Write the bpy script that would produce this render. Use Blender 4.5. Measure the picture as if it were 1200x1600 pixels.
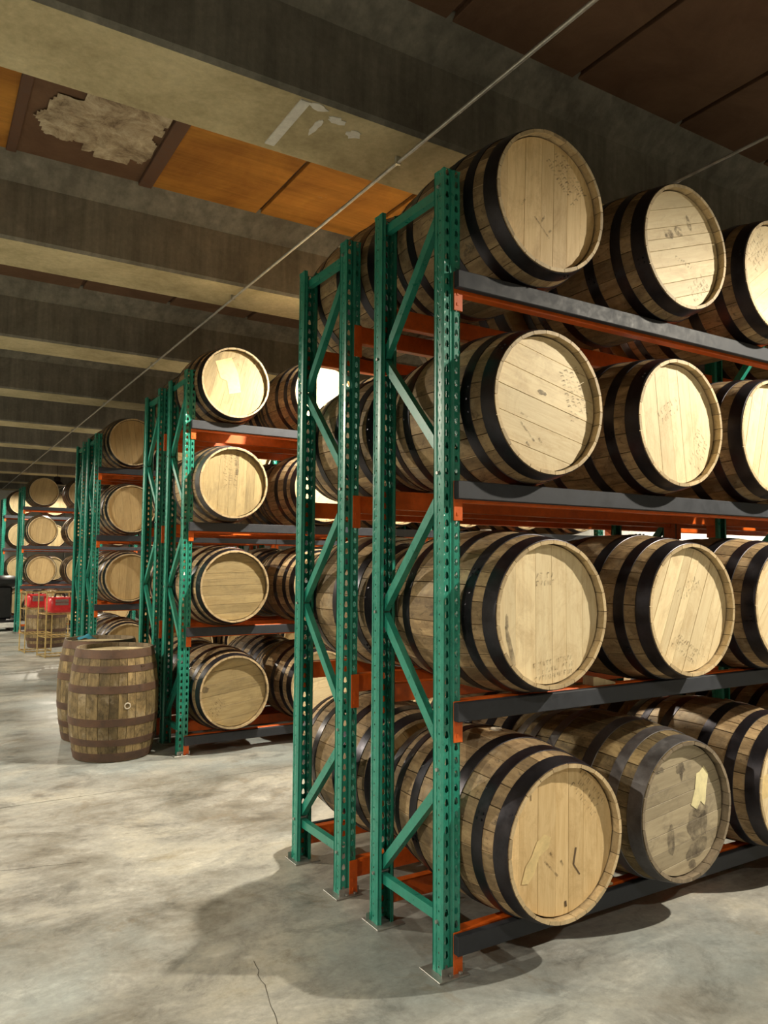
import bpy, bmesh, math, random
from mathutils import Vector, Matrix

random.seed(7)
for o in list(bpy.data.objects):
    bpy.data.objects.remove(o, do_unlink=True)
S = bpy.context.scene
COL = S.collection
PI = math.pi

# ------------------------------------------------------------------ camera
EYE = Vector((0.0, 0.0, 1.48))
YAW, PITCH, ROLL, FPX = math.radians(31.43), math.radians(3.825), math.radians(0.38), 1192.9
fwd = Vector((math.sin(YAW) * math.cos(PITCH), math.cos(YAW) * math.cos(PITCH), math.sin(PITCH)))
rgt = Vector((math.cos(YAW), -math.sin(YAW), 0))
upv = rgt.cross(fwd)
r2 = rgt * math.cos(ROLL) + upv * math.sin(ROLL)
u2 = -rgt * math.sin(ROLL) + upv * math.cos(ROLL)
cam_data = bpy.data.cameras.new('camera')
cam_data.sensor_fit = 'VERTICAL'
cam_data.sensor_height = 24.0
cam_data.lens = FPX / 1600.0 * 24.0
cam_data.clip_start = 0.02
cam = bpy.data.objects.new('camera', cam_data)
COL.objects.link(cam)
cam.matrix_world = Matrix(((r2.x, u2.x, -fwd.x, EYE.x), (r2.y, u2.y, -fwd.y, EYE.y), (r2.z, u2.z, -fwd.z, EYE.z), (0, 0, 0, 1)))
S.camera = cam

# ------------------------------------------------------------------ world, exposure
W = bpy.data.worlds.new('world')
S.world = W
W.use_nodes = True
W.node_tree.nodes['Background'].inputs[0].default_value = (0.06, 0.06, 0.055, 1)
W.node_tree.nodes['Background'].inputs[1].default_value = 0.1
S.view_settings.view_transform = 'Standard'
S.view_settings.look = 'None'
S.view_settings.exposure = 0.0
S.view_settings.gamma = 1.0
S.view_settings.use_curve_mapping = False

# lamp plan: (x, y, z, downward watts, glow watts, label)
LAMP_COL = (1.0, 0.90, 0.72)
LAMPS = [
    (4.70, 0.34, 3.52, 880, 172, 0.42, 'black high-bay lamp hanging over the aisle before the nearest rack'),
    (0.9, -1.75, 3.374, 190, 150, 0.40, 'added black high-bay fill lamp hanging behind the viewer'),  # fill light added out of view to brighten the lower barrel heads
    (3.0, 4.75, 3.60, 700, 165, 0.55, 'black high-bay lamp hanging between the nearest rack and the second rack'),
    (8.6, 4.75, 3.25, 560, 172, 0.2, 'black high-bay lamp hanging deep along the aisle behind the nearest rack'),
    (4.6, 8.78, 3.25, 420, 172, 0.2, 'black high-bay lamp hanging between the second rack and the third rack'),
    (10.4, 8.78, 3.25, 620, 172, 0.2, 'black high-bay lamp hanging close to the white side wall'),
    (-2.3, 6.6, 3.25, 760, 172, 0.2, 'black high-bay lamp hanging over the open floor left of the racks'),
    (-3.0, 1.7, 3.25, 470, 160, 0.4, 'added black high-bay fill lamp hanging unseen beside the left wall near the viewer'),  # added out of view to bounce light onto the near beam and boards
    (-1.6, 14.0, 3.25, 950, 172, 0.2, 'black high-bay lamp hanging over the open floor before the far rack'),
    (4.6, 14.5, 3.25, 420, 172, 0.2, 'black high-bay lamp hanging between the third rack and the far rack'),
    (2.75, 19.2, 3.25, 480, 172, 0.2, 'black high-bay lamp glowing above the far rack'),
]

# ------------------------------------------------------------------ helpers
def link(o, parent=None):
    COL.objects.link(o)
    if parent is not None:
        o.parent = parent
    return o

def mk(name, mesh, parent=None, loc=None, rot=None):
    o = bpy.data.objects.new(name, mesh)
    link(o, parent)
    if loc is not None:
        o.location = loc
    if rot is not None:
        o.rotation_euler = rot
    return o

def empty(name, loc=(0, 0, 0), rot=(0, 0, 0)):
    o = bpy.data.objects.new(name, None)
    o.empty_display_size = 0.1
    COL.objects.link(o)
    o.location = loc
    o.rotation_euler = rot
    return o

def tag(o, label, cat, group=None, kind=None):
    o['label'] = label
    o['category'] = cat
    if group:
        o['group'] = group
    if kind:
        o['kind'] = kind
    return o

def mesh_from(bm, name, mat, smooth=None):
    bmesh.ops.recalc_face_normals(bm, faces=bm.faces)
    m = bpy.data.meshes.new(name)
    bm.to_mesh(m)
    bm.free()
    if mat is not None:
        m.materials.append(mat)
    if smooth is not None:
        if smooth >= 180:
            m.shade_smooth()
        else:
            m.shade_smooth()
            m.set_sharp_from_angle(angle=math.radians(smooth))
    return m

def bm_box(bm, x0, x1, y0, y1, z0, z1, bev=0.0):
    vs = [bm.verts.new(p) for p in ((x0, y0, z0), (x1, y0, z0), (x1, y1, z0), (x0, y1, z0), (x0, y0, z1), (x1, y0, z1), (x1, y1, z1), (x0, y1, z1))]
    fs = [bm.faces.new([vs[i] for i in f]) for f in ((3, 2, 1, 0), (4, 5, 6, 7), (0, 1, 5, 4), (1, 2, 6, 5), (2, 3, 7, 6), (3, 0, 4, 7))]
    if bev > 0:
        es = set()
        for f in fs:
            es.update(f.edges)
        bmesh.ops.bevel(bm, geom=list(es), offset=bev, segments=1, affect='EDGES')

def box_mesh(name, x0, x1, y0, y1, z0, z1, mat, bev=0.0):
    bm = bmesh.new()
    bm_box(bm, x0, x1, y0, y1, z0, z1, bev)
    return mesh_from(bm, name, mat)

def bm_tube(bm, a, b, r, n=8, cap=True):
    a = Vector(a); b = Vector(b)
    d = (b - a).normalized()
    t = Vector((0, 0, 1)) if abs(d.z) < 0.9 else Vector((1, 0, 0))
    e1 = d.cross(t).normalized(); e2 = d.cross(e1)
    ra, rb = [], []
    for i in range(n):
        c = e1 * math.cos(2 * PI * i / n) * r + e2 * math.sin(2 * PI * i / n) * r
        ra.append(bm.verts.new(a + c)); rb.append(bm.verts.new(b + c))
    for i in range(n):
        bm.faces.new((ra[i], ra[(i + 1) % n], rb[(i + 1) % n], rb[i]))
    if cap:
        bm.faces.new(ra[::-1]); bm.faces.new(rb)

def bm_lathe(bm, prof, n, axis='Z', closed=False):
    """prof: (radius, height) points."""
    rings = []
    for (r, h) in prof:
        ring = []
        for i in range(n):
            a = 2 * PI * i / n
            if axis == 'Z':
                p = (r * math.cos(a), r * math.sin(a), h)
            else:
                p = (r * math.cos(a), h, r * math.sin(a))
            ring.append(bm.verts.new(p))
        rings.append(ring)
    m = len(rings)
    for k in range(m if closed else m - 1):
        A = rings[k]; B = rings[(k + 1) % m]
        for i in range(n):
            bm.faces.new((A[i], A[(i + 1) % n], B[(i + 1) % n], B[i]))
    return rings

# ------------------------------------------------------------------ materials
class NT:
    def __init__(self, name):
        self.m = bpy.data.materials.new(name)
        self.m.use_nodes = True
        self.t = self.m.node_tree
        self.b = self.t.nodes['Principled BSDF']
    def n(self, kind, **kw):
        nd = self.t.nodes.new(kind)
        for k, v in kw.items():
            setattr(nd, k, v)
        return nd
    def l(self, a, b):
        self.t.links.new(a, b)
    def coord(self, scale=(1, 1, 1), rnd=0.0, loc=(0, 0, 0), rot=(0, 0, 0)):
        tc = self.n('ShaderNodeTexCoord')
        mp = self.n('ShaderNodeMapping')
        mp.inputs['Scale'].default_value = scale
        mp.inputs['Location'].default_value = loc
        mp.inputs['Rotation'].default_value = rot
        self.l(tc.outputs['Object'], mp.inputs['Vector'])
        if rnd:
            r = self.rand()
            mu = self.n('ShaderNodeMath', operation='MULTIPLY')
            mu.inputs[1].default_value = rnd
            self.l(r, mu.inputs[0])
            ad = self.n('ShaderNodeVectorMath', operation='ADD')
            cb = self.n('ShaderNodeCombineXYZ')
            for i in range(3):
                self.l(mu.outputs[0], cb.inputs[i])
            self.l(mp.outputs[0], ad.inputs[0]); self.l(cb.outputs[0], ad.inputs[1])
            return ad.outputs[0]
        return mp.outputs[0]
    def rand(self):
        """random value per object and per loose piece"""
        if getattr(self, '_r', None) is None:
            oi = self.n('ShaderNodeObjectInfo')
            ge = self.n('ShaderNodeNewGeometry')
            ad = self.n('ShaderNodeMath', operation='ADD')
            fr = self.n('ShaderNodeMath', operation='FRACT')
            self.l(oi.outputs['Random'], ad.inputs[0]); self.l(ge.outputs['Random Per Island'], ad.inputs[1])
            self.l(ad.outputs[0], fr.inputs[0])
            self._r = fr.outputs[0]
        return self._r
    def noise(self, vec, scale, detail=4, rough=0.6, dist=0.0):
        nd = self.n('ShaderNodeTexNoise')
        nd.inputs['Scale'].default_value = scale
        nd.inputs['Detail'].default_value = detail
        nd.inputs['Roughness'].default_value = rough
        nd.inputs['Distortion'].default_value = dist
        self.l(vec, nd.inputs['Vector'])
        return nd.outputs['Fac']
    def ramp(self, fac, stops):
        r = self.n('ShaderNodeValToRGB')
        e = r.color_ramp.elements
        while len(e) < len(stops):
            e.new(0.5)
        for i, (p, c) in enumerate(stops):
            e[i].position = p
            e[i].color = tuple(c) + (1,) if len(c) == 3 else c
        self.l(fac, r.inputs[0])
        return r.outputs[0]
    def mix(self, a, b, fac, mode='MIX'):
        x = self.n('ShaderNodeMix', data_type='RGBA', blend_type=mode)
        for v, s in ((fac, x.inputs[0]), (a, x.inputs[6]), (b, x.inputs[7])):
            if isinstance(v, (int, float)):
                s.default_value = v
            elif isinstance(v, tuple):
                s.default_value = v + (1,) if len(v) == 3 else v
            else:
                self.l(v, s)
        return x.outputs[2]
    def bump(self, h, strength=0.3, dist=0.01):
        b = self.n('ShaderNodeBump')
        b.inputs['Strength'].default_value = strength
        b.inputs['Distance'].default_value = dist
        self.l(h, b.inputs['Height'])
        self.l(b.outputs[0], self.b.inputs['Normal'])
    def out(self, color=None, rough=None, metal=None, spec=None):
        for v, k in ((color, 'Base Color'), (rough, 'Roughness'), (metal, 'Metallic'), (spec, 'Specular IOR Level')):
            if v is None:
                continue
            s = self.b.inputs[k]
            if isinstance(v, (int, float)):
                s.default_value = v
            elif isinstance(v, tuple):
                s.default_value = v + (1,) if len(v) == 3 else v
            else:
                self.l(v, s)
        return self.m

def G(v):
    return (v, v, v)

def wood_stave(name, light, dark, stain, amount=0.5):
    t = NT(name)
    c = t.coord((9, 1.2, 9), rnd=37.0)
    grain = t.noise(c, 5, 5, 0.65, 0.4)
    col = t.ramp(grain, [(0.28, dark), (0.70, light)])
    tone = t.ramp(t.rand(), [(0.0, G(0.45)), (0.25, G(0.8)), (0.7, G(1.0)), (1.0, G(1.3))])
    col = t.mix(col, tone, 1.0, 'MULTIPLY')
    # weathering: broad grey-brown blotches, then fine dark runs
    c2 = t.coord((2.6, 2.0, 2.6), rnd=11.0)
    st = t.ramp(t.noise(c2, 2.6, 7, 0.74, 0.6), [(0.45, G(0.0)), (0.62, G(amount))])
    col = t.mix(col, stain, st)
    c3 = t.coord((6, 3.5, 6), rnd=23.0)
    f3 = t.ramp(t.noise(c3, 4.0, 6, 0.72, 1.5), [(0.56, G(0.0)), (0.66, G(0.75))])
    col = t.mix(col, tuple(v * 0.55 for v in stain), f3)
    c4 = t.coord((2.0, 2.0, 2.0), rnd=3.0)
    f4 = t.ramp(t.noise(c4, 3.0, 5, 0.65), [(0.55, G(0.0)), (0.72, G(0.5))])
    col = t.mix(col, (0.50, 0.43, 0.31), f4)
    t.bump(grain, 0.4, 0.004)
    return t.out(col, 0.62, 0.0, 0.35)

def wood_head(name, light, mid, dark, blot=0.35, var=(0.86, 1.1)):
    t = NT(name)
    c = t.coord((14, 14, 1.4), rnd=29.0)
    grain = t.noise(c, 4, 5, 0.62, 0.6)
    col = t.ramp(grain, [(0.25, mid), (0.6, light)])
    tone = t.ramp(t.rand(), [(0.0, G(var[0])), (1.0, G(var[1]))])
    col = t.mix(col, tone, 1.0, 'MULTIPLY')
    c2 = t.coord((3.2, 3.2, 2.2), rnd=7.0)
    st = t.ramp(t.noise(c2, 2.4, 8, 0.76, 0.8), [(0.49, G(0.0)), (0.70, G(1.0))])
    sm = t.n('ShaderNodeMath', operation='MULTIPLY'); sm.inputs[1].default_value = blot
    t.l(st, sm.inputs[0])
    col = t.mix(col, dark, sm.outputs[0])
    t.bump(grain, 0.2, 0.003)
    return t.out(col, 0.55, 0.0, 0.3)

def paint(name, col, rough=0.4, wear=None, wear_amt=0.3, spec=0.5, scale=18):
    t = NT(name)
    c = t.coord((1, 1, 1), rnd=5.0)
    n = t.noise(c, scale, 5, 0.7)
    lo = tuple(v * 0.8 for v in col); hi = tuple(min(1, v * 1.15) for v in col)
    k = t.ramp(n, [(0.3, lo), (0.7, hi)])
    if wear:
        n2 = t.noise(c, scale * 2.3, 6, 0.75)
        f = t.ramp(n2, [(0.62, G(0)), (0.7, G(wear_amt))])
        k = t.mix(k, wear, f)
    rr = t.ramp(n, [(0.3, G(rough * 0.85)), (0.7, G(min(1, rough * 1.25)))])
    return t.out(k, rr, 0.0, spec)

def metal(name, col, rough=0.4, rust=None, rust_amt=0.0, met=0.85):
    t = NT(name)
    c = t.coord((1, 1, 1), rnd=9.0)
    n = t.noise(c, 14, 5, 0.7)
    k = t.ramp(n, [(0.3, tuple(v * 0.7 for v in col)), (0.7, tuple(min(1, v * 1.25) for v in col))])
    if rust:
        f = t.ramp(t.noise(c, 5, 6, 0.75), [(0.42, G(0)), (0.65, G(rust_amt))])
        k = t.mix(k, rust, f)
    rr = t.ramp(n, [(0.3, G(rough * 0.8)), (0.7, G(rough * 1.25))])
    return t.out(k, rr, met, 0.5)

M = {}
M['stave'] = wood_stave('oak_stave', (0.50, 0.36, 0.195), (0.25, 0.165, 0.085), (0.115, 0.08, 0.05), 0.6)
M['stave_old'] = wood_stave('oak_stave_old', (0.34, 0.25, 0.12), (0.15, 0.105, 0.05), (0.05, 0.038, 0.022), 0.75)
M['head'] = wood_head('oak_head', (0.77, 0.65, 0.42), (0.66, 0.52, 0.31), (0.45, 0.32, 0.17), 0.6)
M['head_warm'] = wood_head('oak_head_warm', (0.76, 0.57, 0.31), (0.63, 0.44, 0.21), (0.42, 0.27, 0.115), 0.6)
M['chime'] = wood_head('oak_chime', (0.60, 0.47, 0.28), (0.44, 0.33, 0.19), (0.24, 0.16, 0.09), 0.5, (0.7, 1.15))
M['chime_old'] = wood_head('oak_chime_old', (0.26, 0.21, 0.15), (0.19, 0.15, 0.10), (0.09, 0.07, 0.05), 0.6, (0.7, 1.15))
M['head_tan'] = wood_head('oak_head_tan', (0.50, 0.36, 0.18), (0.40, 0.27, 0.12), (0.24, 0.16, 0.08), 0.35)
M['head_grey'] = wood_head('oak_head_grey', (0.40, 0.34, 0.235), (0.30, 0.25, 0.17), (0.10, 0.085, 0.07), 0.7, (0.8, 1.12))
M['head_yellow'] = wood_head('oak_head_yellow', (0.40, 0.315, 0.165), (0.28, 0.21, 0.105), (0.15, 0.12, 0.075), 0.5, (0.8, 1.12))
M['joint'] = paint('dark_joint', (0.12, 0.08, 0.045), 0.8)
M['hoop'] = metal('hoop_steel', (0.045, 0.044, 0.054), 0.34, (0.045, 0.032, 0.03), 0.45, 0.8)
M['hoop_rust'] = metal('hoop_rust', (0.10, 0.062, 0.045), 0.6, (0.16, 0.085, 0.05), 0.7, 0.35)
M['hoop_grey'] = metal('hoop_grey', (0.16, 0.155, 0.16), 0.45, (0.09, 0.07, 0.06), 0.5, 0.7)
M['green'] = paint('green_rack_paint', (0.022, 0.27, 0.195), 0.3, (0.10, 0.26, 0.20), 0.35, 0.6)
M['orange'] = paint('orange_beam_paint', (0.72, 0.125, 0.012), 0.38, (0.30, 0.06, 0.02), 0.5, 0.5)
M['strip'] = paint('dark_strip_paint', (0.040, 0.044, 0.054), 0.55, (0.02, 0.02, 0.024), 0.4, 0.25)
M['zinc'] = metal('galvanised_plate', (0.42, 0.42, 0.40), 0.45, (0.2, 0.17, 0.13), 0.4, 0.7)
M['ink'] = None
def ink_mat():
    t = NT('stencil_ink')
    c = t.coord((1, 1, 1), rnd=3.0)
    f = t.ramp(t.noise(c, 55, 5, 0.75), [(0.42, G(0.0)), (0.64, G(0.6))])
    t.l(f, t.b.inputs['Alpha'])
    return t.out((0.10, 0.065, 0.035), 0.7)
M['ink'] = ink_mat()
def stain_mat():
    t = NT('damp_stain')
    c = t.coord((1, 1, 1))
    f = t.ramp(t.noise(c, 22, 5, 0.7), [(0.30, G(0.0)), (0.65, G(0.55))])
    t.l(f, t.b.inputs['Alpha'])
    return t.out((0.07, 0.055, 0.05), 0.7)
M['stain'] = stain_mat()
M['paper'] = paint('pale_paper', (0.80, 0.72, 0.42), 0.7)
M['paper_faded'] = paint('faded_paper', (0.72, 0.56, 0.28), 0.7)
M['galv_bung'] = paint('pale_bung', (0.62, 0.56, 0.46), 0.6)

def concrete(name, a, b, c_, streak=True, rough=0.85):
    t = NT(name)
    c = t.coord((1, 1, 1))
    n = t.noise(c, 1.6, 6, 0.68, 0.4)
    k = t.ramp(n, [(0.30, a), (0.52, b), (0.74, c_)])
    if streak:
        cs = t.coord((3.2, 3.2, 0.25))
        s = t.ramp(t.noise(cs, 3.0, 4, 0.6), [(0.40, G(0.68)), (0.60, G(1.06))])
        k = t.mix(k, s, 0.8, 'MULTIPLY')
    fine = t.noise(c, 26, 5, 0.7)
    k = t.mix(k, t.ramp(fine, [(0.3, G(0.85)), (0.7, G(1.1))]), 1.0, 'MULTIPLY')
    t.bump(fine, 0.35, 0.006)
    return t.out(k, rough, 0.0, 0.25)
M['concrete'] = concrete('beam_concrete', (0.16, 0.152, 0.128), (0.225, 0.215, 0.182), (0.30, 0.285, 0.245))
M['soffit'] = concrete('soffit_concrete_lit', (0.33, 0.275, 0.155), (0.52, 0.45, 0.275), (0.68, 0.60, 0.39), False)  # same concrete as the faces, lighter and yellower to paint in floor bounce

def floor_mat():
    t = NT('floor_concrete')
    c = t.coord((1, 1, 1), loc=(3.1, 1.7, 0))
    cw = t.coord((0.8, 1.25, 1), loc=(1.3, 7.7, 0), rot=(0, 0, 0.5))
    n1 = t.noise(cw, 1.25, 10, 0.70, 0.35)
    k = t.ramp(n1, [(0.30, (0.13, 0.118, 0.095)), (0.42, (0.25, 0.238, 0.205)), (0.51, (0.345, 0.34, 0.31)), (0.60, (0.45, 0.435, 0.38)), (0.72, (0.33, 0.295, 0.22))])
    n2 = t.noise(c, 0.6, 6, 0.62, 0.3)
    f2 = t.ramp(n2, [(0.47, G(0.0)), (0.62, G(0.7))])
    k = t.mix(k, (0.26, 0.30, 0.305), f2)
    n5 = t.noise(cw, 2.6, 10, 0.76, 0.5)
    k = t.mix(k, t.ramp(n5, [(0.34, G(0.50)), (0.47, G(0.98)), (0.56, G(1.04)), (0.68, G(1.45))]), 0.9, 'MULTIPLY')
    f5 = t.ramp(t.noise(c, 1.9, 9, 0.75, 0.9), [(0.57, G(0.0)), (0.66, G(0.55))])
    k = t.mix(k, (0.20, 0.165, 0.115), f5)
    n3 = t.noise(c, 6.5, 8, 0.74, 0.6)
    k = t.mix(k, t.ramp(n3, [(0.32, G(0.66)), (0.47, G(0.98)), (0.60, G(1.0)), (0.72, G(1.3))]), 0.8, 'MULTIPLY')
    n4 = t.noise(c, 32.0, 6, 0.75, 0.3)
    k = t.mix(k, t.ramp(n4, [(0.3, G(0.86)), (0.7, G(1.12))]), 1.0, 'MULTIPLY')
    rr = t.ramp(n5, [(0.35, G(0.36)), (0.65, G(0.58))])
    t.bump(n3, 0.10, 0.004)
    return t.out(k, rr, 0.0, 0.4)
M['floor'] = floor_mat()
M['crack'] = paint('floor_crack', (0.09, 0.08, 0.065), 0.9)

def panel_mat():
    t = NT('ceiling_panel_board')
    c = t.coord((1, 1, 1), rnd=17.0)
    n = t.noise(c, 1.5, 7, 0.68, 0.7)
    k = t.ramp(n, [(0.30, (0.26, 0.105, 0.02)), (0.50, (0.40, 0.175, 0.032)), (0.72, (0.52, 0.245, 0.045))])
    cs = t.coord((0.35, 5, 1), rnd=5)
    k = t.mix(k, t.ramp(t.noise(cs, 2.2, 5, 0.7), [(0.36, G(0.62)), (0.62, G(1.08))]), 0.7, 'MULTIPLY')
    f = t.ramp(t.noise(c, 3.0, 6, 0.75, 1.0), [(0.63, G(0.0)), (0.76, G(0.55))])
    k = t.mix(k, (0.42, 0.33, 0.20), f)
    t.bump(t.noise(c, 60, 4, 0.7), 0.3, 0.004)
    return t.out(k, 0.85, 0.0, 0.2)
M['panel'] = panel_mat()
def panel_wet_shaded():
    t = NT('ceiling_panel_damp_shaded')  # colour of the wet board, also paints shade onto boards of unlit bays
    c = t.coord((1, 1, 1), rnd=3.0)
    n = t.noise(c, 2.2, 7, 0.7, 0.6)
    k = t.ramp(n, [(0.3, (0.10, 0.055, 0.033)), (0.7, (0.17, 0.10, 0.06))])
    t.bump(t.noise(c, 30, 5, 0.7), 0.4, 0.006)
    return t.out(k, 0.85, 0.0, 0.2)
M['panel_wet_shaded'] = panel_wet_shaded()
def flake_mat():
    t = NT('peeling_flake')
    c = t.coord((1, 1, 1), rnd=31.0)
    n = t.noise(c, 5, 9, 0.78, 0.5)
    k = t.ramp(n, [(0.36, (0.13, 0.09, 0.06)), (0.50, (0.36, 0.29, 0.20)), (0.66, (0.58, 0.51, 0.38))])
    t.bump(n, 0.6, 0.01)
    return t.out(k, 0.9, 0.0, 0.2)
M['flake'] = flake_mat()
M['batten'] = paint('dark_batten', (0.105, 0.052, 0.03), 0.8)
M['wall'] = paint('white_wall_sheet', (0.74, 0.74, 0.70), 0.6, None, 0, 0.3, 3)
M['wall_block'] = concrete('wall_concrete', (0.20, 0.19, 0.155), (0.26, 0.245, 0.20), (0.32, 0.30, 0.245))
M['conduit'] = metal('conduit_steel', (0.55, 0.54, 0.50), 0.35, None, 0, 0.6)
M['white'] = paint('white_strip', (0.70, 0.70, 0.66), 0.6)
M['black'] = paint('black_plastic', (0.012, 0.012, 0.013), 0.4)
M['red'] = paint('red_plastic', (0.62, 0.03, 0.035), 0.35)
M['red_dark'] = paint('red_plastic_grey', (0.22, 0.16, 0.145), 0.5)
M['brass'] = metal('brass_wire', (0.66, 0.50, 0.22), 0.35, None, 0, 0.75)
M['blue'] = paint('blue_cloth', (0.09, 0.45, 0.62), 0.8)
M['pallet'] = wood_stave('pallet_wood', (0.40, 0.29, 0.15), (0.24, 0.165, 0.08), (0.08, 0.06, 0.035), 0.5)
def glow():
    t = NT('lamp_lens')
    t.b.inputs['Emission Color'].default_value = LAMP_COL + (1,)
    t.b.inputs['Emission Strength'].default_value = 6.0
    return t.out((0.9, 0.88, 0.8), 0.5)
M['glow'] = glow()

# ------------------------------------------------------------------ setting: floor
XL, XR, YB, YE = -4.5, 12.2, -3.2, 25.5
ZC, ZS = 4.10, 3.58
floor = mk('floor', box_mesh('floor', XL, XR, YB, YE, -0.3, -0.03, M['crack']))
floor['kind'] = 'structure'
floor['label'] = 'mottled grey concrete warehouse floor with saw-cut joints'
joints = [YB, -0.9, 5.19, 11.2, 17.3, YE]
xj = [XL, -2.1, 4.05, XR]
for i in range(len(joints) - 1):
    for j in range(3):
        g = 0.005
        mk('floor_slab', box_mesh('floor_slab', xj[j] + (g if j else 0), xj[j + 1] - (g if j < 2 else 0), joints[i] + (g if i else 0),
                                  joints[i + 1] - (g if i < len(joints) - 2 else 0), -0.06, 0.0, M['floor'], 0.002), floor)
def crack_mesh(pts, w):
    bm = bmesh.new()
    L = []
    for i, p in enumerate(pts):
        d = Vector(pts[min(i + 1, len(pts) - 1)]) - Vector(pts[max(i - 1, 0)])
        nrm = Vector((-d.y, d.x)).normalized() * w * random.uniform(0.6, 1.2)
        L.append((bm.verts.new((p[0] + nrm.x, p[1] + nrm.y, 0.0008)), bm.verts.new((p[0] - nrm.x, p[1] - nrm.y, 0.0008))))
    for a, b in zip(L, L[1:]):
        bm.faces.new((a[0], b[0], b[1], a[1]))
    return mesh_from(bm, 'crack', M['crack'])
random.seed(3)
def wobble(a, b, n, s):
    return [(a[0] + (b[0] - a[0]) * k / n + random.uniform(-s, s), a[1] + (b[1] - a[1]) * k / n + random.uniform(-s, s)) for k in range(n + 1)]
mk('crack', crack_mesh(wobble((1.135, 2.76), (1.035, 2.28), 14, 0.006), 0.0013), floor)
mk('crack', crack_mesh(wobble((0.0, 4.25), (0.75, 4.07), 18, 0.006), 0.0014), floor)

# ------------------------------------------------------------------ setting: ceiling with concrete beams and panels
ceiling = mk('ceiling', box_mesh('ceiling', XL, XR, YB, YE, ZC + 0.03, ZC + 0.35, M['batten']))
ceiling['kind'] = 'structure'
ceiling['label'] = 'ceiling of brown boards between deep concrete beams'
PITCH_Y, Y1 = 2.42, 3.01
def beam_mesh(w=0.53):
    prof = [(0.0, ZS), (-0.012, ZC - 0.14), (-0.19, ZC + 0.02), (-0.19, ZC + 0.04), (w + 0.19, ZC + 0.04), (w + 0.19, ZC + 0.02), (w + 0.012, ZC - 0.14), (w, ZS)]
    prof[0:1] = [(0.02, ZS), (0.0, ZS + 0.02)]
    prof[-1:] = [(w, ZS + 0.02), (w - 0.02, ZS)]
    bm = bmesh.new()
    A = [bm.verts.new((XL, y, z)) for y, z in prof]
    B = [bm.verts.new((XR, y, z)) for y, z in prof]
    n = len(prof)
    for i in range(n):
        bm.faces.new((A[i], A[(i + 1) % n], B[(i + 1) % n], B[i]))
    bm.faces.new(A[::-1]); bm.faces.new(B)
    m = mesh_from(bm, 'concrete_beam', M['concrete'])
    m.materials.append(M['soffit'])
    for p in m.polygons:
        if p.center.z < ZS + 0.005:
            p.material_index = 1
    return m
bmsh = beam_mesh()
beam_y = [Y1 + PITCH_Y * k for k in range(-2, 10)]
beams = {}
for k, y in zip(range(-2, 10), beam_y):
    if y + 0.7 > YE:
        continue
    beams[k] = mk('concrete_beam', bmsh, ceiling, (0.0, y, 0))
# white repair strip and flaking patches on the soffit of the nearest beam
b0 = beams[0]
bm = bmesh.new()
bm_box(bm, 1.405, 1.455, 0.035, 0.46, ZS - 0.006, ZS + 0.002)
mk('repair_strip', mesh_from(bm, 'repair_strip', M['white']), b0)
def ragged(cx, cy, rx, ry, n=14):
    return [(cx + rx * math.cos(2 * PI * i / n) * random.uniform(0.6, 1.2), cy + ry * math.sin(2 * PI * i / n) * random.uniform(0.6, 1.2)) for i in range(n)]
def flat_patch(pts, z0, z1, mat, name='patch'):
    bm = bmesh.new()
    a = [bm.verts.new((x, y, z0)) for x, y in pts]
    b = [bm.verts.new((x, y, z1)) for x, y in pts]
    bm.faces.new(a[::-1]); bm.faces.new(b)
    n = len(pts)
    for i in range(n):
        bm.faces.new((a[i], a[(i + 1) % n], b[(i + 1) % n], b[i]))
    return mesh_from(bm, name, mat)
for (cx, cy, rx, ry) in ((1.62, 0.10, 0.05, 0.03), (1.56, 0.20, 0.018, 0.09), (1.75, 0.16, 0.04, 0.04), (1.50, 0.05, 0.05, 0.025)):
    mk('spalled_patch', flat_patch(ragged(cx, cy, rx, ry), ZS - 0.004, ZS + 0.002, M['white'], 'spalled_patch'), b0)

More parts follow.
